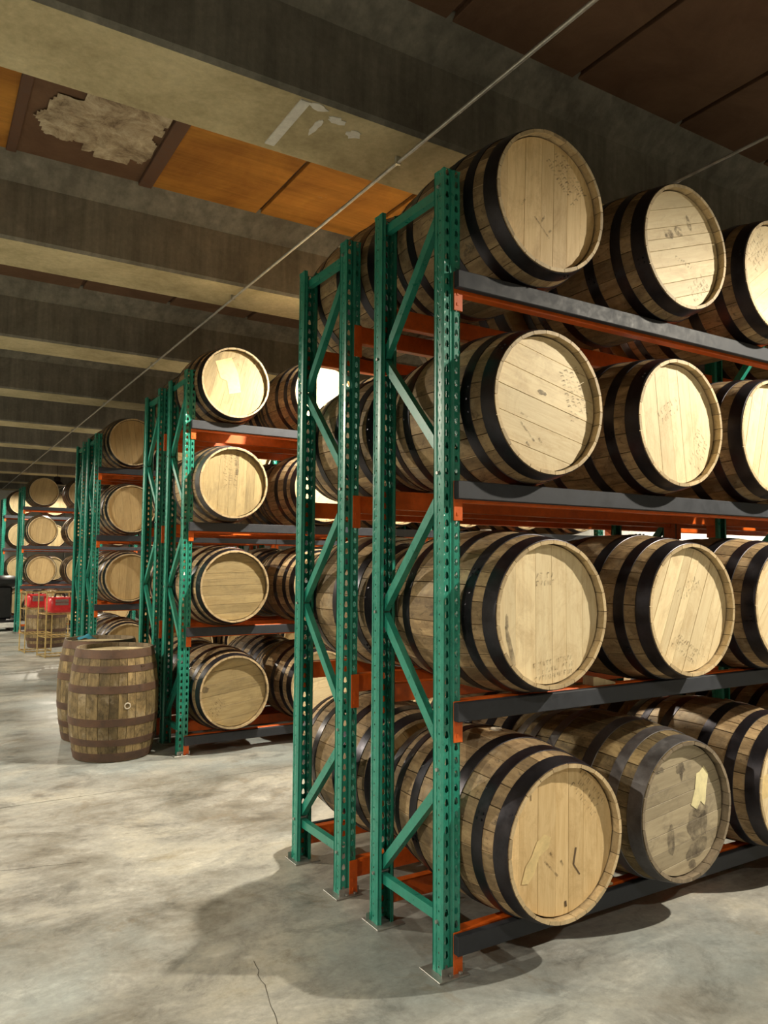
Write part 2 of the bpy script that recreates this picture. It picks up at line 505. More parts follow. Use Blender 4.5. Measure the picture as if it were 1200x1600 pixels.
# ceiling boards, one bay after the other
random.seed(11)
PX0, PW = 0.41, 0.84
seams = [PX0 + PW * k for k in range(-6, 16)]
panel_cache = {}
for k in range(-2, 9):
    ya = Y1 + PITCH_Y * k + 0.53 + 0.16
    yb = Y1 + PITCH_Y * (k + 1) - 0.16
    if yb > YE:
        continue
    for i in range(len(seams) - 1):
        xa, xb = seams[i], seams[i + 1]
        if xb > XR or xa < XL:
            continue
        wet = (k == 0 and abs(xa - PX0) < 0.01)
        darkened = wet or k != 0  # besides the wet board, unlit bays carry their shade as darker board colour
        key = darkened
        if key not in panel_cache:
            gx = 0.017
            panel_cache[key] = box_mesh('ceiling_panel', gx, PW - gx, 0, yb - ya, -0.012, 0.02, M['panel_wet_shaded'] if darkened else M['panel'], 0.003)
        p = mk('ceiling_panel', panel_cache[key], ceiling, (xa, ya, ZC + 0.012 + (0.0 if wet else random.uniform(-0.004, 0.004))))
        if wet:
            p['label'] = 'damp wet brown ceiling board with peeling pale coating'
            # peeling coating: curled flakes standing off the board
            Wd, Ld = PW, yb - ya
            bm = bmesh.new()
            nx, ny = 46, 64
            rr = random.Random(5)
            from mathutils import noise as mn
            grid = {}
            for a in range(nx + 1):
                for b_ in range(ny + 1):
                    x = 0.07 + (Wd - 0.13) * a / nx
                    y = 0.06 + (Ld - 0.28) * b_ / ny
                    h = mn.noise(Vector((x * 6, y * 4, 1.3))) * 0.6 + mn.noise(Vector((x * 17, y * 22, 4.1))) * 0.3 + mn.noise(Vector((x * 50, y * 60, 7.7))) * 0.22
                    z = -0.018 - 0.026 * abs(h) - 0.010 * max(0, h)
                    grid[(a, b_)] = (x, y, z)
            for a in range(nx):
                for b_ in range(ny):
                    x, y, z = grid[(a, b_)]
                    u = (a / nx - 0.5) * 2; v = (b_ / ny - 0.5) * 2
                    edge = max(abs(u) ** 2.0, abs(v) ** 2.2) + 0.55 * mn.noise(Vector((x * 5.5, y * 3.5, 9.0))) + 0.35 * mn.noise(Vector((x * 17, y * 11, 2.0)))
                    lone = (x < 0.30 and y < 0.75 and not (0.12 < x < 0.24 and 0.35 < y < 0.55))
                    if edge < 0.92 and not lone:
                        vs = []
                        for da, db in ((0, 0), (1, 0), (1, 1), (0, 1)):
                            vs.append(bm.verts.new(grid[(a + da, b_ + db)]))
                        bm.faces.new(vs)
            bmesh.ops.remove_doubles(bm, verts=bm.verts, dist=0.0005)
            fl = mk('peeling_coating', mesh_from(bm, 'peeling_coating', M['flake'], 50), p)
            fl['label'] = 'curled flakes of pale coating'
            fl['kind'] = 'stuff'
# dark battens under the two seams beside the damp wet board
for xb_, w_, drop in ((PX0, 0.030, 0.020), (PX0 + PW, 0.045, 0.028)):
    mk('seam_batten', box_mesh('seam_batten', xb_ - w_, xb_ + w_, Y1 + 0.70, Y1 + PITCH_Y - 0.17, ZC - drop, ZC + 0.01, M['batten'], 0.004), ceiling)

# ------------------------------------------------------------------ setting: walls
def ribbed_wall(name, side):
    w = empty(name)
    w['kind'] = 'structure'
    pw = 1.05
    if side == 'right':
        base = box_mesh('wall_core', XR, XR + 0.25, YB, YE, -0.3, ZC + 0.3, M['wall'])
        n = int((YE - YB) / pw)
        pm = box_mesh('wall_sheet', -0.03, 0.0, 0.006, pw - 0.006, 0.0, ZC, M['wall'], 0.004)
        for i in range(n):
            mk('wall_sheet', pm, w, (XR, YB + i * pw, 0))
    else:
        base = box_mesh('wall_core', XL, XR, YE, YE + 0.25, -0.3, ZC + 0.3, M['wall'])
        n = int((XR - XL) / pw)
        pm = box_mesh('wall_sheet', 0.006, pw - 0.006, -0.03, 0.0, 0.0, ZC, M['wall'], 0.004)
        for i in range(n):
            mk('wall_sheet', pm, w, (XL + i * pw, YE, 0))
    mk('wall_core', base, w)
    return w
ribbed_wall('wall_right', 'right')['label'] = 'white sheet-panelled wall seen through the racks'
ribbed_wall('wall_back', 'back')['label'] = 'white sheet-panelled wall at the far end'
wl = mk('wall_left', box_mesh('wall_left', XL - 0.25, XL, YB, YE, -0.3, ZC + 0.3, M['wall_block'])); wl['kind'] = 'structure'
wf = mk('wall_front', box_mesh('wall_front', XL - 0.25, XR + 0.25, YB - 0.25, YB, -0.3, ZC + 0.3, M['wall_block'])); wf['kind'] = 'structure'

# ------------------------------------------------------------------ lamps
def lamp_meshes():
    bm = bmesh.new(); bm_lathe(bm, [(0.015, 0.205), (0.06, 0.20), (0.075, 0.17), (0.075, 0.09), (0.11, 0.06), (0.19, 0.0), (0.186, 0.0), (0.10, 0.055), (0.0005, 0.06)], 24)
    shade = mesh_from(bm, 'lamp_shade', M['black'], 40)
    bm = bmesh.new(); bm_lathe(bm, [(0.0005, 0.03), (0.115, 0.03), (0.115, 0.036), (0.0005, 0.036)], 20)
    lens = mesh_from(bm, 'lamp_lens', M['glow'])
    return shade, lens
sh_m, le_m = lamp_meshes()
for (x, y, z, watts, cone, blend, label) in LAMPS:
    L = empty('high_bay_lamp', (x, y, z))
    tag(L, label, 'lamp', 'high-bay lamps under the ceiling')
    mk('lamp_shade', sh_m, L); mk('lamp_lens', le_m, L)
    if y > -1:
        bm = bmesh.new(); bm_tube(bm, (0, 0, 0.2), (0, 0, ZC - z - 0.004), 0.006, 6)
        mk('lamp_stem', mesh_from(bm, 'lamp_stem', M['black']), L)
    d = bpy.data.lights.new('lamp_light', 'SPOT')
    d.energy = watts; d.color = LAMP_COL; d.shadow_soft_size = 0.05
    d.spot_size = math.radians(cone); d.spot_blend = blend
    mk('lamp_light', d, L, (0, 0, 0.0))

# ------------------------------------------------------------------ conduits under the beams
def conduit(x, z, y0, y1, r, label):
    bm = bmesh.new()
    bm_tube(bm, (x, y0, z), (x, y1, z), r, 10)
    root = empty('conduit', (0, 0, 0))
    tag(root, label, 'conduit', 'steel conduits under the beams')
    mk('pipe', mesh_from(bm, 'pipe', M['conduit'], 60), root)
    for k, by in zip(range(-2, 10), beam_y):
        if y0 < by + 0.2 < y1:
            bm = bmesh.new()
            bm_box(bm, x - 0.014, x + 0.014, by + 0.215, by + 0.23, z - r - 0.0015, ZS - 0.0003)
            mk('clip', mesh_from(bm, 'clip', M['conduit']), root)
conduit(2.045, ZS - 0.030, -2.9, 25.3, 0.0095, 'thin steel conduit running past the nearest rack top along the ceiling')
conduit(3.43, ZS - 0.03, -2.9, 25.3, 0.008, 'thin steel conduit passing behind the second barrel of the nearest top shelf')

# ------------------------------------------------------------------ racks
PWD, PDP = 0.074, 0.064
HR = 2.99
def post_mesh():
    """C-section upright; open side towards +Y, teardrop slots in the face at y=0, width along X centred on 0."""
    bm = bmesh.new()
    pitch = 0.0485
    nrow = int(HR / pitch)
    tear = [(0.0, -0.0125), (0.0042, -0.0085), (0.0058, 0.0), (0.0066, 0.008), (0.0, 0.0125), (-0.0066, 0.008), (-0.0058, 0.0), (-0.0042, -0.0085)]
    tear = [(-a * 1.28, -b * 1.15) for a, b in tear][::-1]
    dot = [(0.004 * math.cos(a), 0.004 * math.sin(a)) for a in [-PI / 2 + PI / 4 * i for i in range(8)]]
    def rect8(x0, x1, z0, z1):
        xm, zm = (x0 + x1) / 2, (z0 + z1) / 2
        return [(xm, z0), (x1, z0), (x1, zm), (x1, z1), (xm, z1), (x0, z1), (x0, zm), (x0, z0)]
    def order(pts):
        # start at the bottom, counter-clockwise
        pts = sorted(pts, key=lambda p: (math.atan2(p[1], p[0]) + PI / 2 + 1e-6) % (2 * PI))
        return pts
    def cell(fn, x0, x1, z0, z1, hole):
        xm, zm = (x0 + x1) / 2, (z0 + z1) / 2
        R = [bm.verts.new(fn(x, z)) for x, z in rect8(x0, x1, z0, z1)]
        Hh = [bm.verts.new(fn(xm + a, zm + b)) for a, b in order(hole)]
        for i in range(8):
            bm.faces.new((R[i], R[(i + 1) % 8], Hh[(i + 1) % 8], Hh[i]))
    def quad(fn, x0, x1, z0, z1):
        bm.faces.new([bm.verts.new(fn(*p)) for p in ((x0, z0), (x1, z0), (x1, z1), (x0, z1))])
    hw = PWD / 2
    front = lambda x, z: (x, 0.0, z)
    left = lambda y, z: (-hw, y, z)
    right = lambda y, z: (hw, y, z)
    groove = lambda x, z: (x, 0.005 if abs(x) < 0.003 else 0.0, z)
    for i in range(nrow + 1):
        z0 = i * pitch
        z1 = min(HR, z0 + pitch)
        if z1 - z0 < 0.03:
            quad(front, -hw, -0.006, z0, z1); quad(front, 0.006, hw, z0, z1)
            quad(left, 0, PDP, z0, z1); quad(right, 0, PDP, z0, z1)
            continue
        cell(front, -hw, -0.006, z0, z1, tear)
        cell(front, 0.006, hw, z0, z1, tear)
        cell(left, 0.012, 0.040, z0, z1, dot); quad(left, 0, 0.012, z0, z1); quad(left, 0.040, PDP, z0, z1)
        cell(right, 0.012, 0.040, z0, z1, dot); quad(right, 0, 0.012, z0, z1); quad(right, 0.040, PDP, z0, z1)
    for xs in ((-0.006, -0.002), (-0.002, 0.002), (0.002, 0.006)):
        quad(groove, xs[0], xs[1], 0, HR)
    quad(lambda x, z: (x, PDP, z), -hw, -hw + 0.015, 0, HR)
    quad(lambda x, z: (x, PDP, z), hw - 0.015, hw, 0, HR)
    bmesh.ops.remove_doubles(bm, verts=bm.verts, dist=0.0002)
    bmesh.ops.recalc_face_normals(bm, faces=bm.faces)
    bmesh.ops.solidify(bm, geom=bm.faces[:], thickness=0.0022)
    return mesh_from(bm, 'post', M['green'])
POST = post_mesh()
def foot_mesh():
    bm = bmesh.new()
    bm_box(bm, -0.072, 0.06, -0.03, 0.10, 0.0, 0.006, 0.0015)
    bm_box(bm, -0.045, 0.055, -0.006, -0.0025, 0.006, 0.034)
    for x in (-0.012, 0.03):
        bm_box(bm, x - 0.007, x + 0.007, -0.022, -0.010, 0.006, 0.015, 0.002)
    return mesh_from(bm, 'foot_plate', M['zinc'])
FOOT = foot_mesh()
FD = 0.515   # frame depth
def brace_mesh(name, y0, z0, y1, z1):
    """channel section between two points in the frame plane, web facing -X"""
    bm = bmesh.new()
    d = Vector((0, y1 - y0, z1 - z0)); Ln = d.length; d.normalize()
    nrm = Vector((0, -d.z, d.y))
    ex = Vector((1, 0, 0))
    w, t, dp = 0.019, 0.002, 0.028
    prof = [(-dp / 2, -w), (-dp / 2, w), (dp / 2, w), (dp / 2, w - t), (-dp / 2 + t, w - t), (-dp / 2 + t, -w + t), (dp / 2, -w + t), (dp / 2, -w)]
    A = [bm.verts.new(Vector((0, y0, z0)) + ex * a + nrm * b) for a, b in prof]
    B = [bm.verts.new(Vector((0, y1, z1)) + ex * a + nrm * b) for a, b in prof]
    n = len(prof)
    for i in range(n):
        bm.faces.new((A[i], A[(i + 1) % n], B[(i + 1) % n], B[i]))
    bm.faces.new(A[::-1]); bm.faces.new(B)
    return mesh_from(bm, name, M['green'])
yf, yr = 0.045, FD - 0.045
BR = [(yf, 2.93, yr, 2.93), (yf, 2.88, yr, 2.37), (yr, 2.34, yf, 1.89), (yf, 1.76, yr, 1.29), (yr, 1.26, yf, 0.785), (yf, 0.665, yr, 0.235), (yr, 0.185, yf, 0.185)]
BRM = [brace_mesh('brace', *b) for b in BR]
def bolt_mesh():
    bm = bmesh.new()
    bm_tube(bm, (-0.046, 0, 0), (0.046, 0, 0), 0.007, 6)
    return mesh_from(bm, 'bolt', M['zinc'])
BOLT = bolt_mesh()
BOLTS = [(yf - 0.012, 2.93), (yr + 0.012, 2.355), (yf - 0.012, 1.82), (yr + 0.012, 1.275), (yf - 0.012, 0.725), (yr + 0.012, 0.205), (yf - 0.012, 0.185)]
BAY = 2.28
TOPS = [2.593, 1.79, 0.973, 0.150]
bl = BAY - PWD - 0.004
BEAM = box_mesh('beam', 0, bl, 0, 0.045, -0.080, 0.0, M['orange'], 0.004)
BEAM_STEP = None
STRIP = box_mesh('face_strip', -0.038, bl + 0.036, -0.040, -0.010, -0.070, -0.002, M['strip'], 0.003)
def conn_mesh(sgn):
    bm = bmesh.new()
    if sgn > 0:
        bm_box(bm, -0.034, 0.006, -0.0078, -0.0032, -0.150, 0.0, 0.0015)
        bm_box(bm, 0.0015, 0.006, -0.0078, 0.046, -0.150, 0.0)
        for z in (-0.125, -0.085):
            bm_box(bm, -0.021, -0.013, -0.010, -0.0078, z - 0.006, z + 0.006)
    else:
        bm_box(bm, -0.006, 0.034, -0.0078, -0.0032, -0.150, 0.0, 0.0015)
        bm_box(bm, -0.006, -0.0015, -0.0078, 0.046, -0.150, 0.0)
    return mesh_from(bm, 'end_connector', M['orange'])
CL, CR = conn_mesh(1), conn_mesh(-1)

def rack(x0, y0, nbay, label, front_strip, back_strip, group):
    """single-depth rack; x0 = centre of the first upright, y0 = front face of the front posts"""
    R = empty('pallet_rack', (x0, y0, 0))
    tag(R, label, 'rack', group)
    for k in range(nbay + 1):
        X = k * BAY
        p = mk('post', POST, R, (X, 0, 0.006)); mk('foot_plate', FOOT, p, (0, 0, -0.006))
        p = mk('post', POST, R, (X, FD, 0.006), (0, 0, PI)); f = mk('foot_plate', FOOT, p, (0, 0, -0.006))
        for m in BRM:
            mk('brace', m, R, (X, 0, 0))
        for (by, bz) in BOLTS:
            mk('bolt', BOLT, R, (X, by, bz))
    for k in range(nbay):
        X = k * BAY + PWD / 2 + 0.002
        for z in TOPS:
            b = mk('beam', BEAM, R, (X, 0.0, z))
            mk('end_connector', CL, b); mk('end_connector', CR, b, (bl, 0, 0))
            if front_strip:
                mk('face_strip', STRIP, b)
            b = mk('beam', BEAM, R, (X + bl, FD, z), (0, 0, PI))
            mk('end_connector', CL, b); mk('end_connector', CR, b, (bl, 0, 0))
            if back_strip:
                mk('face_strip', STRIP, b)
    return R
GAPR = 0.775     # from front face of the front rack to the front face of the rear rack
X1c, X2c = 1.702, 1.797
ROWS = {1: (X1c, 2.30), 2: (X2c, 5.87), 3: (X2c, 9.45), 4: (1.83, 17.2), 5: (1.80, 20.8)}
GR = 'green pallet racks with orange beams'
rack(X1c, 2.30, 2, 'nearest green steel rack with orange beams, beside the aisle', True, False, GR)
rack(X1c, 2.30 + GAPR, 2, 'green steel rack standing back to back behind the nearest one', False, True, GR)
rack(X2c, 5.87, 2, 'bright green rack behind the two upright barrels on the floor', True, False, GR)
rack(X2c, 5.87 + GAPR, 2, 'green rack backing onto the one beside the upright barrels', False, True, GR)
rack(X2c, 9.45, 2, 'dark green rack third in line from the viewer', True, False, GR)
rack(X2c, 9.45 + GAPR, 1, 'dark green rack backing onto the third in line', False, True, GR)
rack(1.83, 17.2, 2, 'small distant dark green rack behind the red containers', True, False, GR)
rack(1.80, 20.8, 1, 'farthest bright green rack at the left edge', True, False, GR)

# ------------------------------------------------------------------ barrels
BL, RB, RC = 0.82, 0.3325, 0.2825
def prof(t):
    return RB - (RB - RC) * (abs(t) / (BL / 2)) ** 1.9
def stave_bm(bm, ang, a0=0.0, NS=10, scale=1.0, th=0.022):
    h = ang / 2
    g = 0.0011
    rows = []
    for i in range(NS + 1):
        t = -BL / 2 + BL * i / NS
        r = prof(t) * scale
        ga = g / r
        ri = r - th
        if i in (0, NS):
            ri = r - 0.013
        sec = []
        for (rr, aa) in ((r - 0.0018, -h + ga), (r, -h + ga * 2.2), (r, 0), (r, h - ga * 2.2), (r - 0.0018, h - ga), (ri, h - ga), (ri, -h + ga)):
            a = a0 + aa
            sec.append(bm.verts.new((rr * math.sin(a), t, rr * math.cos(a))))
        rows.append(sec)
    n = 7
    for A, B in zip(rows, rows[1:]):
        for k in range(n):
            bm.faces.new((A[k], A[(k + 1) % n], B[(k + 1) % n], B[k]))
    bm.faces.new(rows[0][::-1]); bm.faces.new(rows[-1])
WID = [math.radians(11.25), math.radians(14.0), math.radians(16.0)]
seq = [0] * 8 + [1] * 9 + [2] * 9
def chime(m, mat):
    """cut ends and inner rim of the staves show planed wood"""
    m.materials.append(mat)
    for p in m.polygons:
        c = p.center
        r = math.hypot(c.x, c.z)
        if abs(p.normal.y) > 0.8 or (abs(c.y) > BL / 2 - 0.09 and r < prof(c.y) - 0.009 and p.area > 0.0004):
            p.material_index = 1
    return m
def stave_meshes(mat):
    out = []
    for w in WID:
        bm = bmesh.new(); stave_bm(bm, w)
        out.append(chime(mesh_from(bm, 'stave', mat, 35), M['chime'] if mat is M['stave'] else M['chime_old']))
    return out
def body_mesh(mat, ns=8):
    bm = bmesh.new()
    s = seq[:]; random.shuffle(s)
    a = 0
    for i in s:
        stave_bm(bm, WID[i], a + WID[i] / 2, ns, random.uniform(0.996, 1.0))
        a += WID[i]
    return chime(mesh_from(bm, 'staves', mat, 35), M['chime'] if mat is M['stave'] else M['chime_old'])
HOOPS = [(0.004, 0.066), (0.118, 0.168), (0.262, 0.318)]    # distance from the end: near edge, far edge
def hoop_meshes(mat, n=64):
    out = []
    for (d0, d1) in HOOPS:
        t0, t1 = -BL / 2 + d0, -BL / 2 + d1
        bm = bmesh.new()
        e = 0.0022
        bm_lathe(bm, [(prof(t0) + 0.0002, t0), (prof(t0) + e, t0 + 0.001), (prof((t0 + t1) / 2) + e, (t0 + t1) / 2), (prof(t1) + e, t1 - 0.001), (prof(t1) + 0.0002, t1)], n, 'Y')
        # lapped end with two rivets
        r = prof((t0 + t1) / 2) + e
        for a in (0.0, 0.07):
            c = Vector((r * math.sin(a), (t0 + t1) / 2, r * math.cos(a)))
            nrm = Vector((math.sin(a), 0, math.cos(a)))
            for tt in (-0.012, 0.012):
                bm_tube(bm, c + Vector((0, tt, 0)) - nrm * 0.002, c + Vector((0, tt, 0)) + nrm * 0.003, 0.005, 6)
        out.append(mesh_from(bm, 'hoop', mat, 40))
    return out
RH = 0.2655      # head radius
HREC = 0.034     # head recess
def clip_circle(x0, x1, r, n=9):
    pts = []
    z0 = math.sqrt(max(0, r * r - x0 * x0)); z1 = math.sqrt(max(0, r * r - x1 * x1))
    xs = [x0 + (x1 - x0) * i / n for i in range(n + 1)]
    top = [(x, math.sqrt(max(1e-9, r * r - x * x))) for x in xs]
    bot = [(x, -math.sqrt(max(1e-9, r * r - x * x))) for x in reversed(xs)]
    for p in top + bot:
        if not pts or (Vector(p) - Vector(pts[-1])).length > 1e-4:
            pts.append(p)
    if (Vector(pts[0]) - Vector(pts[-1])).length < 1e-4:
        pts.pop()
    return pts
def board_bm(bm, x0, x1, y0, y1, g=0.0005):
    b = 0.0004 + g
    x0 += g; x1 -= g
    pts = clip_circle(max(x0, -RH), min(x1, RH), RH)
    cx = (x0 + x1) / 2
    def sh(p):
        k = 1 - b / max(0.02, (x1 - x0) / 2)
        return (cx + (p[0] - cx) * k, p[1] * 0.996)
    A = [bm.verts.new((sh(p)[0], y0, sh(p)[1])) for p in pts]
    A2 = [bm.verts.new((p[0], y0 + b, p[1])) for p in pts]
    B = [bm.verts.new((p[0], y1, p[1])) for p in pts]
    n = len(pts)
    bm.faces.new(A); bm.faces.new(B[::-1])
    for i in range(n):
        bm.faces.new((A[i], A2[i], A2[(i + 1) % n], A[(i + 1) % n]))
        bm.faces.new((A2[i], B[i], B[(i + 1) % n], A2[(i + 1) % n]))
def board_cuts(rng, n):
    w = [rng.uniform(0.75, 1.3) for _ in range(n)]
    s = sum(w); x = -RH; cuts = [x]
    for k in w:
        x += 2 * RH * k / s
        cuts.append(x)
    return cuts
CUTS = [board_cuts(random.Random(k), 6 + k % 3) for k in range(4)]
YH = -BL / 2 + HREC
boards_cache, headj_cache, disc_cache = {}, {}, {}
def boards(mat, var):
    if (mat, var) not in boards_cache:
        L = []
        rg = random.Random(var * 7 + 1)
        for a, b in zip(CUTS[var], CUTS[var][1:]):
            bm = bmesh.new(); board_bm(bm, a, b, YH + rg.uniform(-0.0005, 0.0005), YH + 0.02, (0.0002, 0.0002, 0.0006, 0.0007)[var])
            L.append(mesh_from(bm, 'head_board', M[mat]))
        boards_cache[(mat, var)] = L
    return boards_cache[(mat, var)]
def head_joined(mat, var):
    if (mat, var) not in headj_cache:
        bm = bmesh.new()
        for a, b in zip(CUTS[var], CUTS[var][1:]):
            board_bm(bm, a, b, YH, YH + 0.02)
        headj_cache[(mat, var)] = mesh_from(bm, 'head', M[mat])
    return headj_cache[(mat, var)]
def disc(mat, key, y0, y1, r):
    if (mat, key) not in disc_cache:
        bm = bmesh.new()
        bm_lathe(bm, [(0.0005, y0), (r, y0), (r, y1), (0.0005, y1)], 40, 'Y')
        disc_cache[(mat, key)] = mesh_from(bm, 'head', M[mat])
    return disc_cache[(mat, key)]
STV = {k: stave_meshes(M[k]) for k in ('stave', 'stave_old')}
BODY = {(k, v): body_mesh(M[k]) for k in ('stave', 'stave_old') for v in range(3)}
HP = {k: hoop_meshes(M[k]) for k in ('hoop', 'hoop_rust', 'hoop_grey')}
HPL = hoop_meshes(M['hoop'], 32)
def bung_mesh():
    bm = bmesh.new()
    bm_lathe(bm, [(0.016, RB - 0.004), (0.017, RB + 0.004), (0.023, RB + 0.004), (0.025, RB + 0.001), (0.025, RB - 0.01)], 18)
    r = bm_lathe(bm, [(0.0005, RB - 0.003), (0.0165, RB - 0.003)], 18)
    m = mesh_from(bm, 'bung', M['galv_bung'], 40)
    m.materials.append(M['joint'])
    for p in m.polygons:
        if math.hypot(p.center.x, p.center.y) < 0.0155:
            p.material_index = 1
    return m
BUNG = bung_mesh()

NB = 0
def barrel(loc, roll, label, group, lod='A', head='head', var=None, hoop='hoop', stave='stave', rot=None, yaw=0.0, back=True):
    """barrel with its axis along local Y, front head towards -Y"""
    global NB
    NB += 1
    rg = random.Random(NB * 13 + 5)
    if var is None:
        var = rg.randrange(4)
    B = empty('oak_barrel', loc, rot if rot is not None else (0, roll, yaw))
    tag(B, label, 'barrel', group)
    if lod == 'A':
        s = seq[:]; rg.shuffle(s)
        a = 0.0
        for i in s:
            sc = rg.uniform(0.9955, 1.0)
            o = mk('stave', STV[stave][i], B, None, (0, a + WID[i] / 2, 0))
            o.scale = (sc, 1.0, sc)
            a += WID[i]
        hd = mk('head', disc('joint', 'f', YH + 0.010, YH + 0.024, RH), B)
        for m in boards(head, var):
            mk('head_board', m, hd)
        hs = HP[hoop]
        if back:
            mk('head', head_joined(head, (var + 1) % 4), B, None, (0, 0, PI))
        mk('bung', BUNG, B)
    else:
        mk('staves', BODY[(stave, rg.randrange(3))], B, None, (0, rg.uniform(0, 6.28), 0))
        hd = mk('head', head_joined(head, var), B)
        hs = HPL if hoop == 'hoop' else HP[hoop]
        if back:
            mk('head', disc('head_tan', 'b', -YH - 0.02, -YH, RH), B)
    for k, m in enumerate(hs):
        mk('hoop', m, B, None, (0, rg.uniform(0, 6.28), 0))
        mk('hoop', m, B, None, (0, rg.uniform(0, 6.28), PI))
    B['_head'] = hd.name
    return B

def on_head(B, roll, shapes, name, mat, z=0.0007, label=None):
    """flat print / paper on the front head. shapes: polygons in head coordinates (right, up) as the photo shows them, radius 1 = head radius"""
    hd = bpy.data.objects[B['_head']]
    bm = bmesh.new()
    c, s = math.cos(-roll), math.sin(-roll)
    for poly in shapes:
        vs = []
        for (x, y) in poly:
            x *= RH; y *= RH
            # barrel rolled by +roll about Y maps (x,z)->(x cos + z sin, -x sin + z cos); undo it
            X = x * math.cos(roll) - y * math.sin(roll)
            Z = x * math.sin(roll) + y * math.cos(roll)
            vs.append(bm.verts.new((X, YH - 0.0009 - z, Z)))
        bm.faces.new(vs)
    m = mesh_from(bm, name, mat)
    o = mk(name, m, hd)
    if label:
        o['label'] = label
    return o
def stroke(a, b, w=0.018):
    a = Vector(a); b = Vector(b); d = (b - a).normalized(); n = Vector((-d.y, d.x)) * w
    return [tuple(a + n), tuple(b + n), tuple(b - n), tuple(a - n)]
def text_block(cx, cy, ang, w, lines, gap, seed, wd=0.014):
    """rows of worn stencil characters: each row a run of short upright and slanted strokes"""
    rg = random.Random(seed)
    out = []
    ca, sa = math.cos(ang), math.sin(ang)
    def P(x, y):
        return (cx + x * ca - y * sa, cy + x * sa + y * ca)
    for l in range(lines):
        y = (l - (lines - 1) / 2) * gap
        x = -w / 2
        hh = gap * 0.32
        while x < w / 2:
            k = rg.random()
            cw = gap * 0.36
            if k < 0.35:
                out += [stroke(P(x, y - hh), P(x, y + hh), wd * 0.7), stroke(P(x, y + hh), P(x + cw, y + hh), wd * 0.7)]
            elif k < 0.7:
                out += [stroke(P(x, y - hh), P(x + cw, y + hh), wd * 0.7)]
            elif k < 0.9:
                out += [stroke(P(x, y - hh), P(x, y + hh), wd * 0.7), stroke(P(x + cw, y - hh), P(x + cw, y + hh), wd * 0.7)]
            x += gap * rg.uniform(0.55, 0.75)
    return out

ROWN = {1: 'nearest rack', 2: 'second rack', 3: 'third rack', 4: 'far rack', 5: 'farthest rack'}
LVN = ['top shelf', 'second shelf down', 'third shelf down', 'bottom shelf']
ORD = ['first', 'second', 'third', 'fourth', 'fifth', 'sixth', 'seventh', 'eighth', 'ninth', 'tenth', 'eleventh', 'twelfth']
CZ = 0.3165
# the twelve barrels nearest the camera: level, column -> X centre, head Y, roll (deg), head wood, board cut, label
NEAR = {
    (0, 0): (2.085, 2.150, 2, 'head_warm', 1, 'barrel with upright head boards, first on the top shelf of the nearest rack'),
    (0, 1): (2.905, 2.150, 72, 'head', 2, 'barrel with slanting boards and ink smudge, second on the nearest top shelf'),
    (0, 2): (3.600, 2.140, 55, 'head', 0, 'barrel cut by the right edge on the nearest top shelf'),
    (1, 0): (2.078, 2.160, 103, 'head', 3, 'barrel with near-level boards and central knot, first on the second shelf'),
    (1, 1): (2.862, 2.160, -6, 'head', 1, 'barrel with pale upright boards, second on the second shelf'),
    (1, 2): (3.575, 2.160, 15, 'head', 2, 'barrel cut by the right edge on the second shelf'),
    (2, 0): (2.075, 2.150, 0, 'head', 0, 'barrel with pale upright boards, first on the third shelf'),
    (2, 1): (2.850, 2.110, 24, 'head', 2, 'barrel with boards leaning right, second on the third shelf'),
    (2, 2): (3.570, 2.110, 40, 'head', 1, 'barrel cut by the right edge on the third shelf'),
    (3, 0): (2.066, 2.080, 1, 'head_warm', 1, 'barrel with warm upright boards jutting lowest beside the front post'),
    (3, 1): (2.760, 2.090, 83, 'head_grey', 2, 'barrel with weathered grey head and torn yellow paper label'),
    (3, 2): (3.520, 2.080, 20, 'head', 3, 'barrel cut by the right edge on the bottom shelf'),
}
near = {}
for (l, c), (x, yh, roll, hm, var, lab) in NEAR.items():
    near[(l, c)] = (barrel((x, yh + BL / 2, TOPS[l] + CZ), math.radians(roll), lab, 'barrels on the front of the nearest rack', 'A', hm, var,
                           'hoop_grey' if (l, c) == (3, 1) else 'hoop', 'stave_old' if (l, c) == (3, 1) else 'stave'), math.radians(roll))
random.seed(21)
colx = [0.375, 1.13, 1.88]
# second bay of the nearest rack
for l in range(4):
    for c in range(3):
        x = X1c + BAY + colx[c] + random.uniform(-0.01, 0.01)
        barrel((x, 2.17 + BL / 2 + random.uniform(-0.03, 0.03), TOPS[l] + CZ), random.uniform(0, 6.28),
               'barrel %s from the near end on the %s, nearest rack' % (ORD[c + 3], LVN[l]), 'barrels on the front of the nearest rack', 'B', 'head')
# rear half of the nearest row
for l in range(4):
    for c in range(6):
        x = X1c + (c // 3) * BAY + colx[c % 3] + random.uniform(-0.008, 0.008)
        barrel((x, 3.005 + BL / 2 + random.uniform(0, 0.02), TOPS[l] + CZ), random.uniform(0, 6.28),
               'barrel %s from the near end at the back of the nearest row, %s' % (ORD[c], LVN[l]), 'barrels at the back of the nearest row', 'A' if c == 0 else 'B', 'head_tan')
